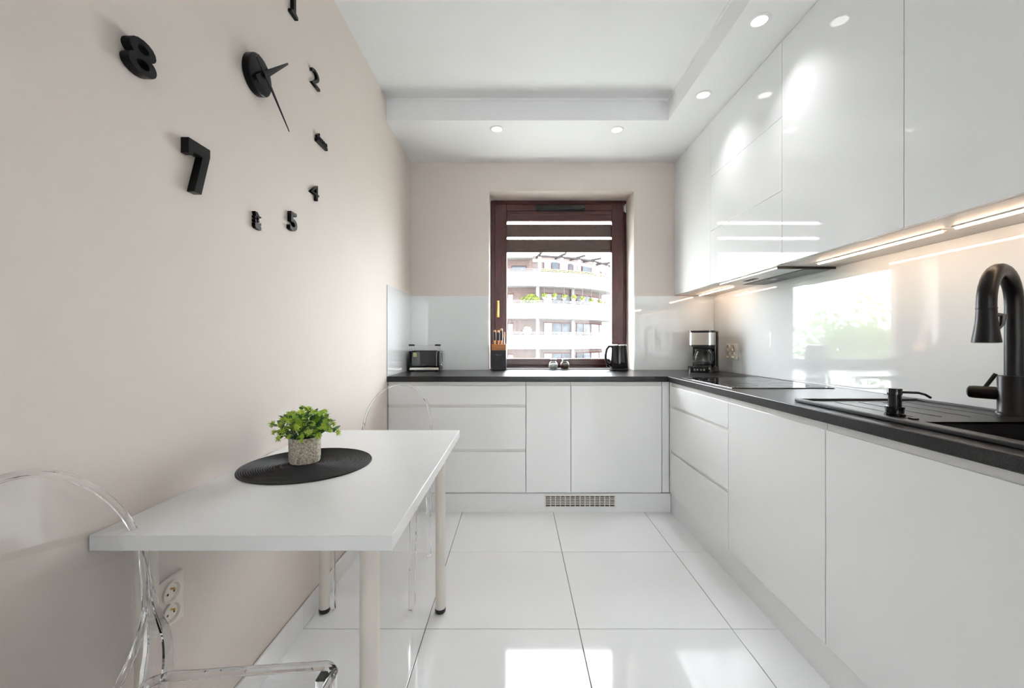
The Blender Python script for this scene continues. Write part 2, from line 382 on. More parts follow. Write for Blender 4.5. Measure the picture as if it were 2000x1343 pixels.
fronts_right('base_cabinet', 'white base cabinet nearest the viewer past the sink', .156, .756, [(.137, .835)])
tag(B(XL+.002, 1.0215, 2.7515, 2.754, .0005, .124).build('plinth', 'gloss'), 'white plinth under the back cabinets with the vent grille', 'plinth')
tag(B(1.0225, 1.025, .156, 2.7505, .0005, .124).build('plinth', 'gloss'), 'white plinth along the floor under the right cabinets', 'plinth')
# vent grille in plinth
vg = thing('vent_grille', 'pale slotted ventilation grille set in the back plinth', 'vent', (.42, 2.7505, .073))
x0, x1, z0, z1 = .185, .658, .034, .112
f_ = MB(); f_.box(x0, x1, 2.7465, 2.7512, z0, z0+.006); f_.box(x0, x1, 2.7465, 2.7512, z1-.006, z1); f_.box(x0, x0+.01, 2.7465, 2.7512, z0+.006, z1-.006); f_.box(x1-.01, x1, 2.7465, 2.7512, z0+.006, z1-.006)
P_(f_.build('frame', 'socket'), vg)
P_(B(x0+.01, x1-.01, 2.7508, 2.7513, z0+.006, z1-.006).build('backing', 'glossblack'), vg)
nC = 14; cw = (x1-x0-.02)/nC
for k in range(1, nC): P_(B(x0+.01+k*cw-.0022, x0+.01+k*cw+.0022, 2.7467, 2.7508, z0+.006, z1-.006).build('upright', 'socket'), vg)
for k in range(1, 6): 
    zz = z0+.006+k*(z1-z0-.012)/6; P_(B(x0+.01, x1-.01, 2.7475, 2.7508, zz-.0024, zz+.0024).build('slat', 'socket'), vg)

# worktops
wt = MB(); wt.box(XL+.0005, .9905, 2.72, YB, ZWB, ZT, .003); wt.box(WX0+.001, WX1-.001, YB-.002, 3.581, ZWB, ZT)
tag(wt.build('worktop', 'black_top'), 'black worktop along the back wall running into the window niche', 'worktop')
HX0, HX1, HY0, HY1 = 1.105, 1.452, .69, 1.148
wt = MB()
wt.box(.991, HX0, .10, YB-.0005, ZWB, ZT, .003); wt.box(HX1, XR-.0005, .10, YB-.0005, ZWB, ZT)
wt.box(HX0-.003, HX1, HY1, YB-.0005, ZWB+.0002, ZT); wt.box(HX0-.003, HX1, .10, HY0, ZWB+.0002, ZT)
tag(wt.build('worktop', 'black_top'), 'black speckled worktop on the right carrying hob and sink', 'worktop')
# hob
hb = thing('induction_hob', 'flat black glass hob set into the right worktop', 'hob', (1.28, 2.3, ZT))
P_(B(1.035, 1.525, 2.0, 2.6, ZT+.0003, ZT+.0045, .0015).build('glass_plate', 'hob'), hb)
P_(B(1.033, 1.527, 1.9975, 2.6025, ZT+.0001, ZT+.0025).build('trim_frame', 'plasblack'), hb)
for (cx, cy, rr) in ((1.16, 2.15, .075), (1.16, 2.43, .09), (1.40, 2.15, .09), (1.40, 2.43, .075)):
    mb = MB(); pts = [(cx+rr*cos(a*pi/24), cy+rr*sin(a*pi/24), ZT+.0045) for a in range(48)]
    mb.tube(pts, .0006, 4, closed=True); P_(mb.build('cooking_zone', 'greymark'), hb)

# sink
sk_ = thing('kitchen_sink', 'black composite sink with ribbed drainer in the right worktop', 'sink', (1.275, 1.07, ZT))
KX0, KX1, KY0, KY1 = 1.05, 1.505, .56, 1.565
bx0, bx1, by0, by1 = 1.115, 1.438, .70, 1.138
zt = ZT+.006
s_ = MB(); s_.box(KX0, bx0, KY0, KY1, ZT+.0003, zt); s_.box(bx1, KX1, KY0, KY1, ZT+.0003, zt); s_.box(bx0, bx1, by1, KY1, ZT+.0003, zt); s_.box(bx0, bx1, KY0, by0, ZT+.0003, zt)
P_(s_.build('deck', 'sink'), sk_)
s_ = MB(); R_ = .011
s_.box(KX0-.004, KX0+.014, KY0-.004, KY1+.004, ZT+.0004, zt+.007, .003); s_.box(KX1-.014, KX1+.004, KY0-.004, KY1+.004, ZT+.0004, zt+.007, .003)
s_.box(KX0+.012, KX1-.012, KY1-.012, KY1+.004, ZT+.0004, zt+.007, .003); s_.box(KX0+.012, KX1-.012, KY0-.004, KY0+.012, ZT+.0004, zt+.007, .003)
P_(s_.build('raised_rim', 'sink'), sk_)
s_ = MB(); tk = .006; zb = .73
s_.box(bx0-tk, bx0, by0-tk, by1+tk, zb, zt-.0005); s_.box(bx1, bx1+tk, by0-tk, by1+tk, zb, zt-.0005); s_.box(bx0, bx1, by1, by1+tk, zb, zt-.0005); s_.box(bx0, bx1, by0-tk, by0, zb, zt-.0005); s_.box(bx0-tk, bx1+tk, by0-tk, by1+tk, zb-tk, zb)
P_(s_.build('bowl', 'sink'), sk_)
mb = MB(); mb.lathe([(.045, 0), (.045, .002), (.035, .004), (.0, .003)], 24, ((bx0+bx1)/2, (by0+by1)/2, zb)); P_(mb.build('drain', 'steel'), sk_)
for k in range(4):
    xx = 1.150+k*.085; P_(B(xx, xx+.005, 1.215, 1.505, zt-.0005, zt+.0015, .0007).build('drainer_rib', 'sink'), sk_)
P_(B(1.112, 1.126, 1.165, 1.185, zt-.0002, zt+.004, .001).build('waste_control', 'glossblack'), sk_)
# faucet
FX, FYY = 1.48, 1.24; FZ = zt
fc = thing('kitchen_faucet', 'tall matt black gooseneck faucet behind the sink', 'faucet', (FX, FYY, FZ))
mb = MB(); mb.lathe([(.0, 0), (.039, 0), (.039, .004), (.036, .008), (.0345, .010), (.0345, .114), (.033, .117), (.022, .118)], 32); mb.build('base', 'mattblack', fc)
d = Vector((-.19, -.09, 0)).normalized(); Rr = .098; z_s = 1.2275-FZ
pts = [Vector((0, 0, .11)), Vector((0, 0, z_s-.06)), Vector((0, 0, z_s-.02))]
for k in range(0, 15):
    a = pi*k/14; pts.append(d*(Rr-Rr*cos(a))+Vector((0, 0, z_s+Rr*sin(a))))
pts.append(d*(2*Rr)+Vector((0, 0, z_s-.012)))
mb = MB(); mb.tube(pts, .0205, 20); mb.build('spout', 'mattblack', fc)
hp = d*(2*Rr); zt2 = z_s-.012
mb = MB(); mb.lathe([(.0215, zt2), (.0215, zt2-.003), (.0205, zt2-.004), (.022, zt2-.035), (.0255, zt2-.065), (.0295, zt2-.092), (.0295, zt2-.096), (.026, zt2-.097)], 28, hp)
head = mb.build('spray_head', 'mattblack', fc)
mb = MB(); mb.lathe([(.0, zt2-.0975), (.024, zt2-.0975), (.024, zt2-.0985), (.0, zt2-.0985)], 24, hp, close=False); mb.build('nozzle', 'greymark', head)
sd = Vector((.85, -.5, 0)).normalized()
mb = MB(); q = hp+sd*.018; mb.tube([q+Vector((0, 0, zt2-.02)), q+sd*.014+Vector((0, 0, zt2-.022)), q+sd*.012+Vector((0, 0, zt2-.045)), q+sd*.004+Vector((0, 0, zt2-.062))], [.006, .008, .006, .003], 8); mb.build('spray_button', 'plasblack', head)
ld = Vector((-.55, .84, 0)).normalized()
mb = MB(); c0 = Vector((0, 0, .062)); mb.tube([c0+ld*.02, c0+ld*.082, c0+ld*.092, c0+ld*.096], [.0195, .0195, .018, .012], 22); lv = mb.build('lever_hub', 'mattblack', fc)
mb = MB(); q = c0+ld*.06; mb.tube([q+Vector((0, 0, .012)), q+Vector((.022, -.012, .058))], [.0055, .0055], 10); mb.build('lever_rod', 'mattblack', lv)
# soap dispenser
sdp = thing('soap_dispenser', 'small black soap dispenser pump on the sink edge', 'soap dispenser', (1.118, 1.232, zt))
mb = MB(); mb.lathe([(.0, 0), (.0245, 0), (.0245, .007), (.0215, .009), (.0215, .020), (.0225, .021), (.0225, .028), (.015, .029)], 28); mb.build('base', 'glossblack', sdp)
mb = MB(); mb.lathe([(.0155, .028), (.0155, .062), (.0175, .063), (.0175, .079), (.016, .081), (.0, .081)], 28); mb.build('pump_head', 'glossblack', sdp)
mb = MB(); dd = Vector((.85, -.15, 0)); dd.normalize()
mb.tube([dd*.012+Vector((0, 0, .070)), dd*.060+Vector((0, 0, .069)), dd*.078+Vector((0, 0, .064)), dd*.092+Vector((0, 0, .055))], .0035, 10); mb.build('nozzle', 'glossblack', sdp)

# upper cabinets
UX = 1.272
def upper(label, y0, y1, splits, nm='door'):
    t = thing('wall_cabinet', label, 'cabinet', (1.43, (y0+y1)/2, 1.495))
    P_(B(UX+.02, XR-.001, y0+.0004, y1-.0004, 1.495, ZS-.0005).build('body', 'under'), t)
    for (z0, z1) in splits:
        P_(B(UX, UX+.0185, y0+.0014, y1-.0014, z0, z1, .0012).build(nm, 'upper'), t)
    return t
upper('white glossy wall cabinet in the far corner beside the back wall', 2.735, YB-.001, [(1.4955, ZS-.004)])
hc = upper('white glossy wall cabinet with three stacked flaps over the extractor hood', 1.997, 2.735, [(1.4955, 1.844), (1.846, 2.197), (2.199, ZS-.004)], 'flap_front')
upper('tall white glossy wall cabinet next to the hood cabinet', 1.369, 1.997, [(1.4955, ZS-.004)])
upper('white glossy wall cabinet above the sink cut by the right frame edge', .769, 1.369, [(1.4955, ZS-.004)])
upper('white glossy wall cabinet nearest the viewer above the worktop', .169, .769, [(1.4955, ZS-.004)])
# extractor hood under hood cabinet
eh = thing('extractor_hood', 'slim silver and black extractor hood under the wall cabinet above the hob', 'extractor hood', (1.45, 2.35, 1.49))
P_(B(1.298, 1.43, 2.075, 2.66, 1.484, 1.4947, .002).build('front_panel', 'hoodm'), eh)
P_(B(1.43, 1.584, 2.075, 2.66, 1.486, 1.4947, .001).build('housing', 'plasblack'), eh)
P_(B(1.296, 1.586, 2.068, 2.0748, 1.483, 1.4947, .001).build('edge_trim', 'plasblack'), eh)
P_(B(1.445, 1.575, 2.09, 2.40, 1.4835, 1.486, .0008).build('mesh_filter', 'filter'), eh)
P_(B(1.445, 1.575, 2.41, 2.645, 1.4835, 1.486, .0008).build('mesh_filter', 'filter'), eh)
P_(B(1.47, 1.50, 2.38, 2.43, 1.4815, 1.4834, .0008).build('filter_latch', 'chrome'), eh)
for k in range(5): P_(B(1.355, 1.385, 2.385+k*.024, 2.397+k*.024, 1.4815, 1.4845, .0006).build('button', 'plasblack'), eh)
# LED strips
def led(label, x, y0, y1):
    t = thing('led_strip', label, 'led strip', (x, (y0+y1)/2, 1.495), group=None)
    P_(B(x-.010, x+.010, y0, y1, 1.4905, 1.4948, .0008).build('profile', 'white_m'), t)
    P_(B(x-.004, x+.004, y0+.004, y1-.004, 1.4845, 1.4904, .002).build('diffuser', 'led'), t)
led('short glowing warm LED strip under the corner cabinet above the coffee maker', 1.445, 2.775, 3.29)
led('glowing warm LED strip under the tall cabinet right of the hood', 1.42, 1.385, 1.965)
led('glowing warm LED strip above the sink under the near cabinet', 1.42, .785, 1.352)
# downlights
def downlight(label, x, y):
    t = thing('ceiling_spotlight', label, 'spotlight', (x, y, ZS), group='recessed ceiling spotlights')
    mb = MB(); mb.lathe([(.034, -.0005), (.046, -.0005), (.046, -.003), (.040, -.005), (.034, -.004)], 32, close=False); mb.build('trim_ring', 'white_m', t)
    mb = MB(); mb.lathe([(.0, -.0022), (.034, -.0022), (.034, -.0012), (.0, -.0012)], 32, close=False); mb.build('lens', 'lens', t)
    ld_ = bpy.data.lights.new('spot_light', 'SPOT'); ld_.energy = DOWNLIGHT_W; ld_.spot_size = radians(104); ld_.spot_blend = 1.0; ld_.shadow_soft_size = .034
    ld_.color = (.98, .98, 1)
    lo = bpy.data.objects.new('spot_light', ld_); COL.objects.link(lo); lo.parent = t; lo.location = (0, 0, -.012)
downlight('round recessed spotlight left of two above the window', -.131, 2.825)
downlight('round recessed spotlight right of two above the window', .685, 2.835)
downlight('round recessed spotlight above the hood cabinet on the right border', 1.092, 2.435)
downlight('large round recessed spotlight nearest the top right ceiling corner', 1.092, 1.873)

fg = thing('fridge_light_blocker', 'unseen fridge-shaped light blocker added by the left wall behind the viewer', 'fridge', (-.53, -1.15, 0))  # unseen, added to keep lounge light off the table front
MB().box(-.30, .30, -.30, .27, .02, 1.95, .006).build('body', 'carcass', fg)
for (z0, z1) in ((.05, .72), (.73, 1.94)):
    dr_ = MB().box(-.298, .298, .272, .305, z0, z1, .006).build('door', 'gloss', fg)
    MB().box(.24, .262, .305, .335, (z0+z1)/2-.15, (z0+z1)/2+.15, .004).build('handle', 'steel', dr_)
fg.rotation_euler = (0, 0, -pi/2)
# ------------------------------------------------------------------ table
tb = thing('dining_table', 'white rectangular table with round cream legs against the left wall', 'table', (-.544, 1.31, 0))
TX0, TX1, TY0, TY1, TZ = XL+.003, -.244, .8215, 1.805, .74
P_(B(TX0, TX1, TY0, TY1, TZ-.031, TZ, .0012).build('tabletop', 'tablew'), tb)
for (lx, ly) in ((-.316, .90), (-.315, 1.735), (-.797, .90), (-.797, 1.735)):
    mb = MB(); mb.lathe([(.0, TZ-.034), (.045, TZ-.034), (.045, TZ-.0312), (.0, TZ-.0312)], 24, (lx, ly, 0), close=False)
    mb.lathe([(.0205, .018), (.0205, TZ-.0335)], 28, (lx, ly, 0)); lg = P_(mb.build('leg', 'tleg'), tb)
    mb = MB(); mb.lathe([(.0195, .0005), (.0215, .003), (.0225, .012), (.0215, .018), (.0, .0185)], 28, (lx, ly, 0)); ft = mb.build('foot', 'plasblack'); ft.parent = lg
# placemat: coiled woven rings
pm = thing('placemat', 'round black woven placemat on the white table', 'placemat', (-.648, 1.298, TZ))
mb = MB(); mb.lathe([(.0, .0003), (.189, .0003), (.189, .0022), (.0, .0022)], 72, close=False); mb.build('backing', 'mat', pm)
mb = MB(); nr = 30
for k in range(nr):
    r0 = .186-k*.0061
    if r0 < .004: break
    pts = [(r0*cos(a*2*pi/72), r0*sin(a*2*pi/72), .0026) for a in range(72)]
    mb.tube(pts, .0024, 6, closed=True)
o = mb.build('woven_coil', 'mat', pm); o['kind'] = 'stuff'
# potted plant
PX, PY, PZ = -.664, 1.312, TZ+.0052
pp = thing('potted_plant', 'lime green artificial plant in a speckled stone pot on the placemat', 'plant', (PX, PY, PZ))
mb = MB(); mb.lathe([(.0, 0), (.042, 0), (.0445, .004), (.0455, .02), (.046, .074), (.0455, .078), (.042, .079), (.040, .074), (.040, .068)], 36); mb.build('pot', 'pot', pp)
mb = MB(); mb.lathe([(.0, .0685), (.0395, .0685), (.02, .073), (.0, .074)], 24, close=False); mb.build('soil', 'soil', pp)
def leaf_me(L, W, cup=.25):
    mb = MB(); rows = 5; vsl = []
    for i in range(rows+1):
        f = i/rows; wdt = W*sin(pi*min(1, f*.94+.06))**.8; y = L*f; z = -cup*L*f*f
        vsl.append([mb.bm.verts.new((-wdt/2, y, z+.12*wdt)), mb.bm.verts.new((0, y, z)), mb.bm.verts.new((wdt/2, y, z+.12*wdt))])
    for a, b_ in zip(vsl, vsl[1:]):
        for k in range(2):
            f = mb.bm.faces.new((a[k], a[k+1], b_[k+1], b_[k])); f.smooth = True
    return mb
LD = [leaf_me(.030, .013).me('leaf', 'leafd'), leaf_me(.024, .012, .1).me('leaf', 'leafd')]
LL = [leaf_me(.028, .014).me('leaf', 'leafl'), leaf_me(.022, .014, .4).me('leaf', 'leafl')]
def flower_me():
    mb = MB()
    for k in range(26):   # narrow pointed petals in a loose tuft
        zc = 1-1.35*(k+.5)/26; a = k*2.39996; rr = sqrt(max(0, 1-zc*zc)); dv = Vector((rr*cos(a), rr*sin(a), zc))
        s1 = dv.orthogonal().normalized()*.0023; p = dv*.0035; q = dv*(.013+.005*((k*7) % 5)/5)
        s2 = dv.cross(s1)*.8
        v = [mb.bm.verts.new(p+s1), mb.bm.verts.new(p-s1*.5+s2), mb.bm.verts.new(p-s1*.5-s2), mb.bm.verts.new(q)]
        for f in ((0, 1, 3), (1, 2, 3), (2, 0, 3), (0, 2, 1)): mb.bm.faces.new([v[i] for i in f])
    return mb.me('flower_head', 'flow')
FM = flower_me()
rnd = random.Random(11)
nst = 46
for k in range(nst):
    a = k*2.39996; e = (k+.5)/nst
    pol = math.acos(1-1.08*e)    # from vertical outwards, to slightly past the rim
    R = .090*(.85+.27*rnd.random()); dv = Vector((sin(pol)*cos(a), sin(pol)*sin(a), cos(pol)))
    tip = Vector((0, 0, .082))+Vector((dv.x*R, dv.y*R, dv.z*R*.90+.004))
    root = Vector((dv.x*.022, dv.y*.022, .070)); mid = (root+tip)/2+Vector((0, 0, .014))
    mb = MB(); mb.tube([root, mid, tip], [.0012, .001, .0008], 5); mb.build('stem', 'stem', pp)
    o = obj('flower_head', FM, pp); o.location = tip; s_c = .60+.40*rnd.random(); o.scale = (s_c,)*3
    o.rotation_euler = dv.to_track_quat('Z', 'Y').to_euler()
    for j in range(5):
        f = .22+.75*(j+rnd.random()*.5)/5; p = root.lerp(mid, min(1, f*2)) if f < .5 else mid.lerp(tip, f*2-1)
        az = rnd.random()*2*pi; tl = Vector((cos(az), sin(az), .25+rnd.random()*.5)).normalized(); tl = (tl+dv*.6).normalized()
        o = obj('leaf', rnd.choice(LD if rnd.random() < .42 else LL), pp); o.location = p
        o.rotation_euler = tl.to_track_quat('Y', 'Z').to_euler(); s_c = .9+.55*rnd.random(); o.scale = (s_c,)*3

# ------------------------------------------------------------------ chairs (clear acrylic, oval back)
def make_chair(label, loc, rz):
    t = thing('ghost_chair', label, 'chair', loc, rz, 'clear acrylic chairs')
    # seat: rounded trapezoid slab
    pts = []
    def arc(cx, cy, r, a0, a1):
        for k in range(7): a = a0+(a1-a0)*k/6; pts.append((cx+r*cos(a), cy+r*sin(a)))
    arc(.165, .138, .028, 0, pi/2); arc(-.165, .138, .028, pi/2, pi); arc(-.135, -.165, .03, pi, 1.5*pi); arc(.135, -.165, .03, 1.5*pi, 2*pi)
    mb = MB(); mb.prism(pts, 'z', .437, .455)
    mb.build('seat', 'acryl', t)
    mb = MB(); P3 = [(x*.985, y*.985, .446) for x, y in pts]; mb.tube(P3, .0088, 8, closed=True); mb.build('seat_edge', 'acryls', t)
    # backrest
    cz, sw, sh = .682, .168, .212
    def bp_(u, v):   # u,v in unit disc
        x = u*sw; z = cz+v*sh; y = -.190-(z-.455)*.235+.016*u*u
        return Vector((x, y, z))
    mb = MB(); nA, nRr = 48, 8; F = []; K = []
    for side, off in ((F, .003), (K, -.003)):
        c_ = mb.bm.verts.new(bp_(0, 0)+Vector((0, off, 0))); rings = []
        for r_i in range(1, nRr+1):
            rr = r_i/nRr; rings.append([mb.bm.verts.new(bp_(rr*cos(2*pi*k/nA), rr*sin(2*pi*k/nA))+Vector((0, off, 0))) for k in range(nA)])
        for k in range(nA):
            f = mb.bm.faces.new((c_, rings[0][k], rings[0][(k+1) % nA])); f.smooth = True
        for ra, rb in zip(rings, rings[1:]):
            for k in range(nA):
                f = mb.bm.faces.new((ra[k], rb[k], rb[(k+1) % nA], ra[(k+1) % nA])); f.smooth = True
        side.extend(rings[-1])
    for k in range(nA): mb.bm.faces.new((F[k], K[k], K[(k+1) % nA], F[(k+1) % nA]))
    mb.build('backrest', 'acryl', t)
    ring = [bp_(1.03*cos(2*pi*k/72), 1.03*sin(2*pi*k/72)) for k in range(72)]
    mb = MB(); sec = [(1, .55), (.55, 1), (-.55, 1), (-1, .55), (-1, -.55), (-.55, -1), (.55, -1), (1, -.55)]
    mb.tube(ring, .0058, sec=sec, closed=True, up=(0, 1, 0)); mb.build('back_rim', 'acryls', t)
    for s in (-1, 1):
        q = bp_(s*1.05*cos(.12), sin(.12)); q2 = bp_(s*1.09*cos(-.45), 1.05*sin(-.45))
        path = [(s*.150, -.290, .001), (s*.156, -.250, .2), (s*.163, -.205, .40), (s*.168, -.195, .46), (s*.173, -.198, .52), tuple(q2), tuple(q)]
        rads = [.012, .015, .021, .024, .020, .012, .005]
        fine, fr2 = [], []
        for k in range(len(path)-1):
            p0, p1, p2, p3 = [Vector(path[max(0, min(len(path)-1, k+q_))]) for q_ in (-1, 0, 1, 2)]
            for f_ in range(5):
                u_ = f_/5; fine.append(.5*((2*p1)+(p2-p0)*u_+(2*p0-5*p1+4*p2-p3)*u_*u_+(3*p1-p0-3*p2+p3)*u_**3)); fr2.append(rads[k]*(1-u_)+rads[k+1]*u_)
        fine.append(Vector(path[-1])); fr2.append(rads[-1])
        mb = MB(); sq = [(1, .45), (.9, .6), (-.9, .6), (-1, .45), (-1, -.45), (-.9, -.6), (.9, -.6), (1, -.45)]
        mb.tube(fine, fr2, sec=sq, smooth=False, up=(0, 1, 0)); mb.build('leg', 'acryls', t)
        sq = [(1, .8), (.8, 1), (-.8, 1), (-1, .8), (-1, -.8), (-.8, -1), (.8, -1), (1, -.8)]
        mb = MB(); mb.tube([(s*.163, .150, .001), (s*.168, .150, .02), (s*.176, .146, .437)], [.0095, .012, .0165], sec=sq, smooth=False, up=(0, 1, 0)); mb.build('leg', 'acryls', t)
    return t
make_chair('clear acrylic chair with round back in the lower left foreground', (-.535, .680, 0), -pi/2)
make_chair('clear acrylic chair at the far end of the white table', (-.605, 1.90, 0), pi)

# ------------------------------------------------------------------ wall clock on left wall
ck = thing('wall_clock', 'large frameless black wall clock with separate numerals on the left wall', 'clock', (XL, 1.3436, 1.979))
def text_mesh(body, size, ext, offset=0., width=None, height=None, shear=0.):
    cu = bpy.data.curves.new('t', 'FONT'); cu.body = body; cu.size = size; cu.extrude = ext/2; cu.offset = offset; cu.shear = shear
    cu.align_x = 'CENTER'; cu.resolution_u = 4
    ob = bpy.data.objects.new('t', cu); COL.objects.link(ob); bpy.context.view_layer.update()
    me = bpy.data.meshes.new_from_object(ob.evaluated_get(bpy.context.evaluated_depsgraph_get()))
    bpy.data.objects.remove(ob)
    xs = [v.co.x for v in me.vertices]; ys = [v.co.y for v in me.vertices]; zs = [v.co.z for v in me.vertices]
    cx, cy = (min(xs)+max(xs))/2, (min(ys)+max(ys))/2; sx = (width/(max(xs)-min(xs))) if width else 1; sy = (height/(max(ys)-min(ys))) if height else 1
    for v in me.vertices:
        x, y, z = (v.co.x-cx)*sx, (v.co.y-cy)*sy, v.co.z-min(zs)
        v.co = (z, x, y)      # on the left wall: text x -> +y world, text y -> z, depth -> +x
    me.materials.clear(); return me
def numeral(body, ang, w_, h_, depth=.018, off=.004, dz=0, R=.473, du=0):
    me = text_mesh(body, .1, depth, off, w_, h_); me.materials.append(M['clock'])
    o = obj('numeral', me, ck); o.location = (.0005, R*sin(radians(ang))+du, R*cos(radians(ang))+dz); return o
numeral('8', 240, .070, .077, .020, .0012, dz=.006, du=-.012); numeral('5', 150, .050, .070, .014, .0018, du=-.022); numeral('4', 120, .068, .064, .012, -.0008, du=-.024)
numeral('2', 60, .070, .066, .012, .0008, du=-.016)
numeral('9', 270, .07, .11); numeral('10', 300, .12, .09); numeral('11', 330, .08, .11); numeral('12', 0, .13, .11)
c7 = [(-.037, .065), (.037, .065), (.037, .045), (.006, -.065), (-.018, -.065), (.010, .034), (-.022, .034), (-.022, .026), (-.037, .026)]
o = MB().prism(c7, 'x', 0, .020).build('numeral', 'clock', ck); o.location = (.0005, -.257, -.408)
one = [(-.024, -.06), (.024, -.06), (.024, -.050), (.009, -.044), (.009, .06), (-.002, .06), (-.024, .045), (-.024, .036), (-.008, .043), (-.008, -.044), (-.024, -.050)]
o = MB().prism(one, 'x', 0, .014).build('numeral', 'clock', ck); o.location = (.0005, .222, .424)
# three: word standing on a bar
n3 = numeral('three', 90, .092, .036, .012, .0015, dz=.006, du=-.022)
B(0, .012, -.048, .048, -.022, -.012).build('word_bar', 'clock', n3)
# six: stacked mark of strokes over a block
o = MB()
for pl in ([(-.020, .030), (-.004, .030), (.008, .018), (.020, .018), (.020, .013), (.010, .013), (.004, .004), (-.006, .014), (-.014, .014)],
           [(-.020, .014), (-.012, .012), (-.010, .004), (-.020, .006)], [(-.006, .002), (.004, .004), (.010, -.006), (.002, -.008)],
           [(-.020, .001), (-.011, .000), (-.009, -.009), (-.016, -.011), (-.020, -.006)],
           [(-.020, -.013), (-.008, -.010), (.006, -.010), (.018, -.006), (.020, -.012), (.016, -.018), (.020, -.024), (.020, -.034), (.002, -.034), (-.012, -.032), (-.020, -.026)]):
    o.prism(pl, 'x', 0, .014)
o = o.build('numeral', 'clock', ck); o.location = (.0005, .004, -.466); o.scale = (.8, .8, .85)
mb = MB(); rot = Matrix.Rotation(pi/2, 4, 'Y')
mb.lathe([(.0, 0), (.060, 0), (.062, .002), (.062, .020), (.060, .022), (.056, .0225), (.0, .0225)], 48, mtx=rot.to_3x3()); mb.build('hub', 'clock', ck)
mb = MB(); mb.cyl((.022, 0, 0), (.040, 0, 0), .009, n=20); mb.build('spindle', 'clock', ck)
def hand(ang, L, w0, w1, tail, tw, x, name):
    a = radians(ang); u = Vector((0, sin(a), cos(a))); s = Vector((0, cos(a), -sin(a)))
    P = [u*-tail+s*tw/2, s*w0/2, u*(.15*L)+s*w0/2, u*L+s*w1/2, u*L-s*w1/2, u*(.15*L)-s*w0/2, -s*w0/2, u*-tail-s*tw/2]
    mb = MB(); mb.prism([(p.y, p.z) for p in P], 'x', x, x+.0025); return mb.build(name, 'clock', ck)
hand(47, .192, .020, .006, .05, .022, .031, 'hour_hand'); hand(128.5, .178, .013, .0025, .055, .020, .0365, 'minute_hand')

# ------------------------------------------------------------------ sockets
def socket_unit(mb_plate, parent): pass
st = thing('wall_socket', 'cream double wall socket on the left wall under the table', 'socket', (XL, 1.008, .492))
MB().box(0, .009, -.041, .041, -.060, .060, .003).build('plate', 'socket', st)
rot3 = Matrix.Rotation(pi/2, 3, 'Y')
def well(parent, z, y=0., x=.009, r=.0215, mtx=rot3, pos=None):
    mb = MB(); mb.lathe([(r+.004, -.002), (r+.004, .006), (r, .0065), (r-.002, .003), (r-.003, .0012), (0, .001)], 28, mtx=mtx, close=False)
    o = mb.build('socket_well', 'socket', parent); o.location = pos or (x, y, z); return o
for zz in (.025, -.025):
    o = well(st, zz); MB().cyl((.001, 0, .008), (.012, 0, .008), .0024, n=10).build('earth_pin', 'brass', o)
    for yy in (-.0095, .0095): MB().cyl((.0008, yy, -.002), (.002, yy, -.002), .0027, n=10).build('pin_hole', 'glossblack', o)
st2 = thing('wall_socket', 'four-way cream socket plate on the glass splashback by the coffee maker', 'socket', (XR-.006, 3.06, 1.052))
MB().box(-.011, -.0003, -.075, .075, -.056, .056, .003).build('plate', 'socket', st2)
rotm = Matrix.Rotation(-pi/2, 3, 'Y')
for yy in (-.036, .036):
    for zz in (-.027, .027):
        o = well(st2, zz, mtx=rotm, r=.020, pos=(-.011, yy, zz))
        for q in (-.009, .009): MB().cyl((-.0008, q, 0), (-.002, q, 0), .0027, n=10).build('pin_hole', 'glossblack', o)

# ------------------------------------------------------------------ things on the back worktop
# toaster
ts = thing('toaster', 'black two-slot toaster with a bun rack on the left of the back worktop', 'toaster', (-.700, 3.245, ZT))
mb = MB(); mb.box(-.105, .105, -.07, .07, .03, .158, .012, 4); mb.build('shell', 'glossblack', ts)
mb = MB(); mb.box(-.116, -.104, -.072, .072, .012, .156, .005); mb.build('end_cap', 'plasblack', ts)
ec = MB().box(.104, .118, -.072, .072, .012, .156, .005).build('end_cap', 'plasblack', ts)
MB().box(-.112, .114, -.073, .073, .008, .031, .004).build('base_band', 'steel', ts)
mb = MB()
for xx in (-.09, .09):
    for yy in (-.05, .05): mb.lathe([(.01, .0005), (.011, .009)], 12, (xx, yy, 0))
mb.build('foot', 'plasblack', ts)
for yy in (-.028, .028): MB().box(-.085, .085, yy-.012, yy+.012, .157, .1592).build('slot', 'hob', ts)
rk = MB()
for yy in (-.045, .045): rk.tube([(-.10, yy, .150), (-.10, yy, .200), (.10, yy, .200), (.10, yy, .150)], .0022, 8)
for xx in (-.1, .1): rk.tube([(xx, -.045, .2), (xx, .045, .2)], .0022, 8)
rko = rk.build('bun_rack', 'chrome', ts)
for xx in (-.1, .1): MB().box(xx-.022, xx+.022, -.052, -.038, .194, .207, .003).build('rack_grip', 'plasblack', rko)
MB().box(.118, .1195, -.012, .012, .04, .14, .0005).build('lever_slot', 'hob', ts)
lv = MB(); lv.box(.119, .134, -.024, .024, .058, .070, .003); lv.build('lever', 'chrome', ts)
mb = MB(); mb.lathe([(.0, 0), (.010, 0), (.010, .012), (.0, .012)], 18, (.118, -.045, .05), mtx=rot3, close=False); mb.build('browning_dial', 'chrome', ts)
MB().box(-.083, -.056, -.0712, -.0702, .112, .143).build('sticker', 'sticker', ts)
mb = MB(); [mb.box(-.018+k*.012, -.018+k*.012+.008, -.0708, -.0701, .049, .056) for k in range(3)]; mb.build('logo', 'greymark', ts)
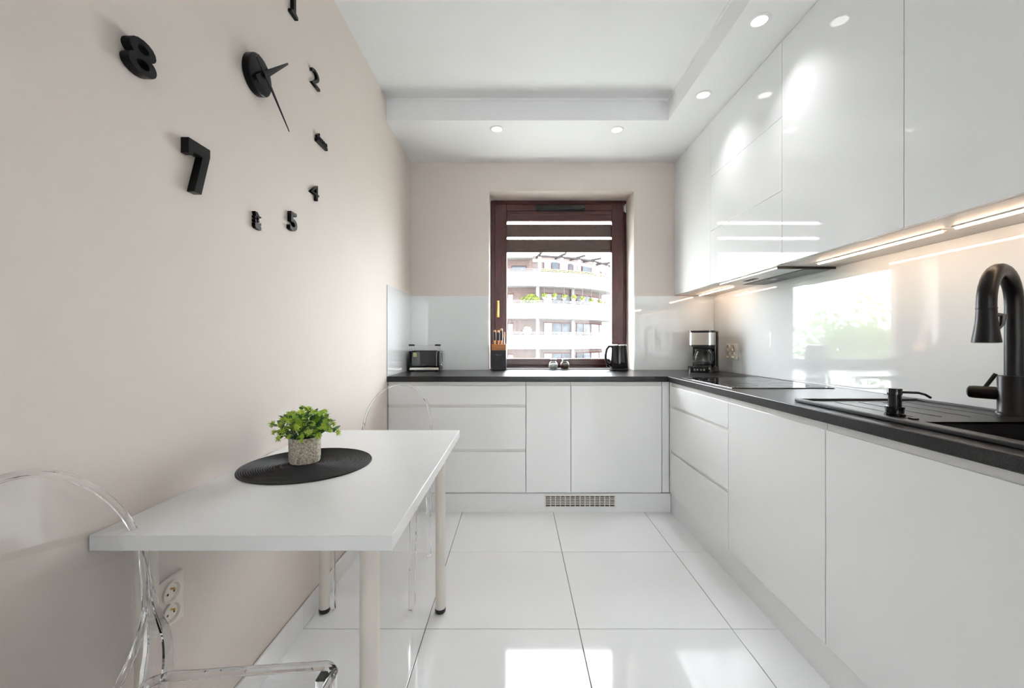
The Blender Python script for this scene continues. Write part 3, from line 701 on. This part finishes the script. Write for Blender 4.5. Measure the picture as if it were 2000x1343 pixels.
# knife block
kb = thing('knife_block', 'black speckled knife block with an orange wooden top in the window niche', 'knife block', (-.137, 3.375, ZT))
MB().box(-.058, .058, -.055, .055, .0003, .158, .003).build('block', 'granite', kb)
MB().box(-.0575, .0575, -.0545, .0545, .1583, .207, .002).build('wooden_top', 'oak', kb)
mb = MB(); [mb.box(-.022+k*.0075, -.022+k*.0075+(.004 if k else .0055), -.0558, -.0551, .118, .123+(.004 if k == 0 else 0)) for k in range(6)]; mb.build('logo', 'greymark', kb)
def knife(label, x, y, h, sc=1.):
    t = thing('kitchen_knife', label, 'knife', (-.137+x, 3.375+y, ZT+.2072), group='knives in the block')
    mb = MB(); mb.tube([(0, 0, 0), (0, 0, .015), (0, 0, .030)], [.006, .0075, .0095], 10); mb.build('bolster', 'oakp', t)
    mb = MB(); mb.tube([(0, 0, .030), (0, 0, .05), (0, 0, h-.018)], [.0098, .0115, .0105], 12); mb.build('handle', 'plasblack', t)
    mb = MB(); mb.tube([(0, 0, h-.018), (0, 0, h-.008), (0, 0, h)], [.0105, .0105, .007], 12); mb.build('end_cap', 'oakp', t)
knife('leftmost black-handled knife in the knife block', -.036, 0, .115)
knife('second black-handled knife from the left in the knife block', -.006, -.012, .112)
knife('tallest black-handled knife standing in the middle of the knife block', .018, .02, .128)
hs = thing('honing_steel', 'thin light honing steel at the right of the knife block', 'honing steel', (-.137+.042, 3.375, ZT+.2072), group=None)
MB().cyl((0, 0, 0), (0, 0, .055), .003, n=10).build('rod', 'chrome', hs); MB().tube([(0, 0, .055), (0, 0, .075), (0, 0, .10)], [.006, .008, .005], 12).build('handle', 'oakp', hs)
# jars
def jar(label, x, fill):
    t = thing('spice_jar', label, 'jar', (x, 3.43, ZT+.0004), group='round spice jars on the window sill')
    prof = [(.0, 0), (.024, 0), (.032, .006), (.039, .022), (.0395, .034), (.036, .048), (.028, .059), (.023, .064), (.023, .070)]
    mb = MB(); mb.lathe(prof, 28, close=False); mb.build('glass_body', 'glassj', t)
    mb = MB(); mb.lathe([(.0, .002), (.023, .002), (.031, .008), (.037, .022), (.0373, .032), (.034, .046), (.0, .047)], 24, close=False); mb.build('filling', fill, t)
    mb = MB(); mb.lathe([(.0, .069), (.0235, .069), (.0235, .074), (.030, .083), (.030, .085), (.0, .086)], 28, close=False); mb.build('lid', 'chrome', t)
jar('round glass jar of pale salt on the window sill', (1080.5-1008)/815*3.43, 'salt')
jar('round glass jar of brown pepper on the window sill', (1103-1008)/815*3.43, 'pepper')
# kettle
kt = thing('electric_kettle', 'black electric kettle with silver rim by the right window edge', 'kettle', (.812, 3.30, ZT))
mb = MB(); mb.lathe([(.0, .0005), (.074, .0005), (.076, .006), (.074, .016), (.05, .018), (.0, .018)], 36, close=False); mb.build('power_base', 'plasblack', kt)
mb = MB(); mb.lathe([(.0, .019), (.071, .019), (.0735, .026), (.0715, .08), (.066, .15), (.0615, .196)], 40, close=False); mb.build('body', 'glossblack', kt)
mb = MB(); mb.lathe([(.0620, .1955), (.0635, .197), (.0635, .203), (.060, .205), (.060, .197)], 40, close=False); mb.build('rim', 'chrome', kt)
mb = MB(); mb.lathe([(.0, .206), (.045, .205), (.060, .200), (.060, .196), (.0, .196)], 36, close=False); mb.build('lid', 'glossblack', kt)
mb = MB(); mb.prism([(-.016, .0), (.016, 0), (0, -.026)], 'z', 0, .02); mb.xf(Matrix.Translation((.0, -.056, .178))); mb.build('spout', 'glossblack', kt)
mb = MB(); mb.tube([(-.052, -.005, .190), (-.080, -.008, .190), (-.098, -.01, .165), (-.106, -.011, .125), (-.106, -.011, .085), (-.095, -.01, .058), (-.068, -.006, .046)], [.009, .0105, .011, .0105, .0105, .011, .010], 14); hnd = mb.build('handle', 'plasblack', kt)
mb = MB(); mb.box(-.098, -.078, -.022, -.002, .028, .05, .004); mb.build('switch', 'glossblack', hnd)
# coffee maker
cm = thing('coffee_maker', 'black and steel drip coffee maker in the right corner', 'coffee maker', (1.405, 3.125, ZT), radians(-36))
def rr_prism(mb, x0, x1, y0, y1, z0, z1, r, n=6):
    pts = []
    for (cx, cy, a0) in ((x1-r, y1-r, 0), (x0+r, y1-r, pi/2), (x0+r, y0+r, pi), (x1-r, y0+r, 1.5*pi)):
        for k in range(n+1): a = a0+pi/2*k/n; pts.append((cx+r*cos(a), cy+r*sin(a)))
    mb.prism(pts, 'z', z0, z1); return mb
mb = MB(); rr_prism(mb, -.095, .095, -.115, .10, .0005, .045, .05); bs = mb.build('base', 'glossblack', cm)
mb = MB(); [mb.box(-.045+k*.022, -.033+k*.022, -.1175, -.1148, .016, .028, .001) for k in range(4)]; mb.build('button', 'steel', bs)
mb = MB(); mb.lathe([(.0, .0452), (.058, .0452), (.058, .050), (.0, .0505)], 28, (0, -.04, 0), close=False); mb.build('warming_plate', 'plasblack', cm)
mb = MB(); rr_prism(mb, -.088, .088, .025, .10, .045, .30, .02); mb.build('water_tank', 'glossblack', cm)
mb = MB(); rr_prism(mb, -.088, .088, -.10, .026, .188, .298, .045); mb.build('filter_housing', 'plasblack', cm)
mb = MB(); rr_prism(mb, -.0895, .0895, -.1020, .012, .203, .293, .045); mb.build('steel_front', 'steel', cm)
mb = MB(); rr_prism(mb, -.092, .092, -.108, .104, .2985, .307, .045); mb.build('lid', 'glossblack', cm)
cf = MB(); cf.lathe([(.0, .0508), (.050, .0508), (.060, .058), (.064, .080), (.062, .11), (.052, .145), (.046, .158)], 32, (0, -.04, 0), close=False); cfo = cf.build('carafe', 'glassj', cm)
mb = MB(); mb.lathe([(.047, .156), (.050, .160), (.050, .170), (.044, .174), (.0, .175)], 28, (0, -.04, 0), close=False); mb.build('carafe_lid', 'plasblack', cfo)
mb = MB(); mb.lathe([(.0655, .076), (.0665, .077), (.0665, .086), (.0655, .087)], 32, (0, -.04, 0), close=False); mb.build('carafe_band', 'plasblack', cfo)
hdv = Vector((.80, -.6, 0)).normalized(); o0 = Vector((0, -.04, 0))
mb = MB(); mb.tube([o0+hdv*.046+Vector((0, 0, .165)), o0+hdv*.075+Vector((0, 0, .166)), o0+hdv*.10+Vector((0, 0, .14)), o0+hdv*.103+Vector((0, 0, .10)), o0+hdv*.092+Vector((0, 0, .075)), o0+hdv*.066+Vector((0, 0, .08))], [.008, .0095, .0095, .009, .008, .007], 12); mb.build('carafe_handle', 'plasblack', cfo)

# ------------------------------------------------------------------ outside: curved apartment block, trees
bd = thing('apartment_building', 'white curved apartment block with long balconies seen through the window', 'building', (.5, 52, -9))
BX, BY, BR = .5, 52.0, 12.0
def arcstrip(mb, r0, r1, z0, z1, a0=-70, a1=70, n=48):
    ra = [radians(a0+(a1-a0)*k/n) for k in range(n+1)]
    P = []
    for a in ra:
        s, c = sin(a), -cos(a)
        P.append([mb.bm.verts.new((BX+r*s, BY+r*c, z)) for (r, z) in ((r0, z0), (r1, z0), (r1, z1), (r0, z1))])
    for p, q in zip(P, P[1:]):
        for k in range(4):
            f = mb.bm.faces.new((p[k], p[(k+1) % 4], q[(k+1) % 4], q[k]))
            f.smooth = False
    mb.bm.faces.new(P[0][::-1]); mb.bm.faces.new(P[-1])
    return mb
def zpx(y, Y=40.0): return CAM_Z+(668-y)/815*Y
def apx(px, R=BR):      # angle on radius R that projects to px
    k = (px-1008)/815; lo, hi = radians(-60), radians(75)
    for _ in range(50):
        m_ = (lo+hi)/2; X, Y = BX+R*sin(m_), BY-R*cos(m_)
        if X/Y < k: lo = m_
        else: hi = m_
    return math.degrees(lo)
def at(px, R, z):
    a = radians(apx(px, R)); return Vector((BX+R*sin(a), BY-R*cos(a), z)), a
bands = [(530, 557), (592, 621), (654, 681), (716, 744)]
RW = BR-1.9
floors = []
for k, (yt, yb) in enumerate(bands):
    zt_, zb_ = zpx(yt), zpx(yb); floors.append((zt_, zb_))
    mb = MB(); arcstrip(mb, BR-.18, BR, zb_, zt_); P_(mb.build('balcony_parapet', 'render'), bd)
    mb = MB(); arcstrip(mb, RW-2, BR-.19, zb_, zb_+.22); P_(mb.build('balcony_slab', 'slab'), bd)
    mb = MB()
    for zz in (zt_+.28, zt_+.14):
        mb.tube([(BX+(BR-.09)*sin(radians(a)), BY-(BR-.09)*cos(radians(a)), zz) for a in range(-60, 61, 3)], .025, 6)
    for a in range(-60, 61, 6): mb.cyl((BX+(BR-.09)*sin(radians(a)), BY-(BR-.09)*cos(radians(a)), zt_-.05), (BX+(BR-.09)*sin(radians(a)), BY-(BR-.09)*cos(radians(a)), zt_+.28), .02, n=6)
    P_(mb.build('railing', 'railing'), bd)
ztop = zpx(497)
for k in range(4):
    zlo = floors[k][1]; zhi = (floors[k-1][1] if k else ztop+.3)
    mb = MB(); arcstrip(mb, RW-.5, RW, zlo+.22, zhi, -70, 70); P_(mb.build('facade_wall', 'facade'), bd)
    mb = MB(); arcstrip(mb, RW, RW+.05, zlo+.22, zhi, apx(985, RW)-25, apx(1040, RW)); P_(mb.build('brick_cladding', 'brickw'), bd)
mb = MB(); arcstrip(mb, RW-3, BR-.6, ztop-.15, ztop+.25, -70, apx(1040, BR-.6)); P_(mb.build('roof_slab', 'slab'), bd)
mb = MB(); arcstrip(mb, RW-3, RW+.1, ztop-.35, ztop-.05, apx(1040, RW), 70); P_(mb.build('roof_slab', 'slab'), bd)
def facade_box(name, pxa, pxb, z0, z1, r0, r1, m_, parent=None):
    mb = MB(); arcstrip(mb, r0, r1, z0, z1, apx(pxa, r1), apx(pxb, r1), 3); o = mb.build(name, m_)
    if parent is None: return P_(o, bd)
    o.parent = parent; return o
def fwindow(pxa, pxb, z0, z1, cuts, frame='redframe', glass='dglass'):
    f = facade_box('window', pxa, pxb, z0, z1, RW, RW+.09, frame)
    edges = [pxa]+list(cuts)+[pxb]
    for a, b_ in zip(edges, edges[1:]):
        g_ = glass if not isinstance(glass, (list, tuple)) else glass[edges.index(a) % len(glass)]
        facade_box('pane', a+.9, b_-.9, z0+.10, z1-.10, RW+.085, RW+.11, g_, f)
# floor k: sill z just above slab
def fl_z(k): return floors[k][1]+.22
h_ = 2.45
gl = ['curtain', 'dglass', 'dglass', 'curtain']
fwindow(999, 1028, fl_z(0)+1.1, fl_z(0)+2.0, (), 'pergola', 'dglass')
fwindow(1062, 1092, fl_z(0), fl_z(0)+h_+.1, (1077,), 'redframe', ['curtain', 'dglass'])
fwindow(1098, 1128, fl_z(0), fl_z(0)+h_+.1, (1110, 1119), 'redframe', ['curtain', 'dglass', 'curtain'])
fwindow(1137, 1172, fl_z(0), fl_z(0)+h_, (1155,), 'redframe', ['dglass', 'curtain'])
for k in (1, 2, 3):
    fwindow(991, 1003, fl_z(k)+.7, fl_z(k)+2.35, (), 'redframe', 'curtain')
    fwindow(1062, 1114, fl_z(k), fl_z(k)+h_, (1079, 1097), 'redframe', ['curtain', 'dglass', 'dglass'])
    fwindow(1126, 1178, fl_z(k), fl_z(k)+h_, (1139, 1154, 1170), 'redframe', ['dglass', 'dglass', 'curtain', 'dglass'])
for k in (1, 2, 3):
    zlo, zhi = fl_z(k), floors[k-1][1]
    for px in (1050, 1119):
        p, a = at(px, BR-.9 if px == 1050 else RW+.3, 0); P_(B(p.x-.16, p.x+.16, p.y-.16, p.y+.16, zlo, zhi).build('column', 'column'), bd)
# top floor pergola
zl = floors[0][1]+.22; zp = zpx(498)
for px in (1054, 1097, 1131, 1160, 1185):
    p, a = at(px, BR-.5, 0); P_(B(p.x-.16, p.x+.16, p.y-.16, p.y+.16, zl, zp-.05).build('pergola_post', 'column'), bd)
    mb = MB(); mb.box(-.07, .07, -.9, 1.6, zp+.12, zp+.32); mb.xf(Matrix.Translation((p.x, p.y, 0)) @ Matrix.Rotation(a, 4, 'Z')); P_(mb.build('pergola_beam', 'pergola'), bd)
mb = MB(); arcstrip(mb, BR-.6, BR-.4, zp-.06, zp+.12, apx(1050, BR-.5), 70); P_(mb.build('pergola_rail', 'pergola'), bd)
mb = MB(); arcstrip(mb, RW-2.2, RW-2.0, -10, floors[3][0], -70, 70); P_(mb.build('lower_storeys', 'facade'), bd)

def leafcloud(mb, c, rx, ry, rz, n, size, rnd):
    for _ in range(n):
        while True:
            v = Vector((rnd.uniform(-1, 1), rnd.uniform(-1, 1), rnd.uniform(-1, 1)))
            if .25 < v.length < 1: break
        p = Vector(c)+Vector((v.x*rx, v.y*ry, v.z*rz)); q = Vector((rnd.gauss(0, 1), rnd.gauss(0, 1), rnd.gauss(0, 1))).normalized()
        s1 = q.orthogonal().normalized()*size*rnd.uniform(.6, 1.3); s2 = q.cross(s1)*.55
        mb.bm.faces.new([mb.bm.verts.new(p+x) for x in (s1, s2, -s1, -s2)])
rn = random.Random(3)
ords = ['leftmost', 'second', 'third', 'fourth', 'fifth', 'sixth', 'seventh', 'eighth', 'rightmost']
for k, px in enumerate((1063, 1083, 1102, 1120, 1138, 1155, 1171, 1182, 1192)):
    p, a = at(px, BR-.55, zpx(577)-.015*k*k*.5); zr = floors[0][1]
    t = thing('hanging_plant', ('%s hanging flower basket' % ords[k] if k in (0, 8) else '%s hanging flower basket from the left' % ords[k])+' on the middle balcony outside', 'hanging plant', p, group='hanging baskets on the middle balcony')
    mb = MB(); mb.lathe([(.0, -.28), (.12, -.26), (.18, -.08), (.17, -.06), (.0, -.07)], 12, close=False); mb.build('basket', 'terra', t)
    mb = MB(); leafcloud(mb, (0, 0, .08), .32, .32, .26, 90, .09, rn); o = mb.build('foliage', 'outleaf', t)
    mb = MB(); leafcloud(mb, (0, -.1, .0), .22, .22, .2, 25, .06, rn); mb.build('blossom', 'outflow', t)
    MB().cyl((0, 0, -.08), (0, 0, zr-p.z), .014, n=5).build('cord', 'railing', t)
p, a = at(1036, BR-.7, floors[1][0]+.05)
t = thing('balcony_shrub', 'yellow green shrub on the middle balcony outside the window', 'shrub', p)
mb = MB(); leafcloud(mb, (0, 0, .35), .95, .5, .55, 420, .12, rn); mb.build('foliage', 'outleaf', t)
MB().cyl((0, 0, -1.2), (0, 0, .3), .05, n=6).build('stem', 'bark', t)
t = thing('balcony_flower_trough', 'long trough of yellow and orange flowers on the top balcony outside', 'flower trough', at(1120, BR-.3, floors[0][0])[0])
mb = MB(); arcstrip(mb, BR-.5, BR-.2, floors[0][0]-.35, floors[0][0]-.02, apx(1058), apx(1200)); P_(mb.build('trough', 'terra'), t)
mb = MB(); mf = MB()
for k in range(70):
    px = 1058+140*k/69; p, a = at(px, BR-.35, floors[0][0]+.12)
    leafcloud(mb, p, .22, .15, .22*(1+.9*rn.random()*(k % 9 == 0)), 16, .10, rn); leafcloud(mf, p+Vector((0, -.1, .05)), .2, .1, .2, 7, .08, rn)
P_(mb.build('foliage', 'outleaf'), t); P_(mf.build('blossom', 'outflow'), t)
for k, (px, nm) in enumerate(((1030, 'pale potted shrub on the third balcony left of the column'),)):
    p, a = at(px, BR-1.2, floors[2][0]-.1)
    t = thing('potted_shrub', nm, 'shrub', p); mb = MB(); leafcloud(mb, (0, 0, .5), .42, .4, .45, 160, .11, rn); mb.build('foliage', 'terra', t)
    MB().cyl((0, 0, -.95), (0, 0, .4), .03, n=6).build('stem', 'bark', t)
# trees left of the building, mirrored in the splashback
def tree(label, x, y, ztop_, rad):
    t = thing('garden_tree', label, 'tree', (x, y, -9))
    H = ztop_+9
    mb = MB(); mb.tube([(0, 0, 0), (.1, 0, H*.35), (0, .1, H*.75)], [.32, .24, .1], 10)
    for k in range(7):
        a = k*.9; mb.tube([(0, 0, H*(.35+.05*k)), (rad*.6*cos(a), rad*.6*sin(a), H*(.52+.05*k))], [.1, .03], 6)
    mb.build('trunk', 'bark', t)
    mb = MB(); rt = random.Random(int(x*10))
    for k in range(26):
        a = rt.random()*2*pi; rr = rad*sqrt(rt.random())*.85; hh = H*(.45+.5*rt.random()); f = 1-.45*max(0, (hh/H-.7)/.3)
        leafcloud(mb, (rr*f*cos(a), rr*f*sin(a), hh), rad*.40, rad*.40, rad*.33, 170, .17, rt)
    mb.build('foliage', 'outleaf2', t)
tree('tall green tree mirrored in the splashback glass', -17.5, 27, 4.6, 3.2)
tree('broad green tree mirrored beside the taller one in the splashback', -26.5, 29, 4.0, 3.4)
tree('lower green tree mirrored at the edge of the splashback reflection', -12.6, 19.5, 2.0, 2.0)
struct(B(-90, 90, 4.2, 160, -9.3, -9.0).build('ground', 'ground'), 'pale paved ground far below the window', 'ground')
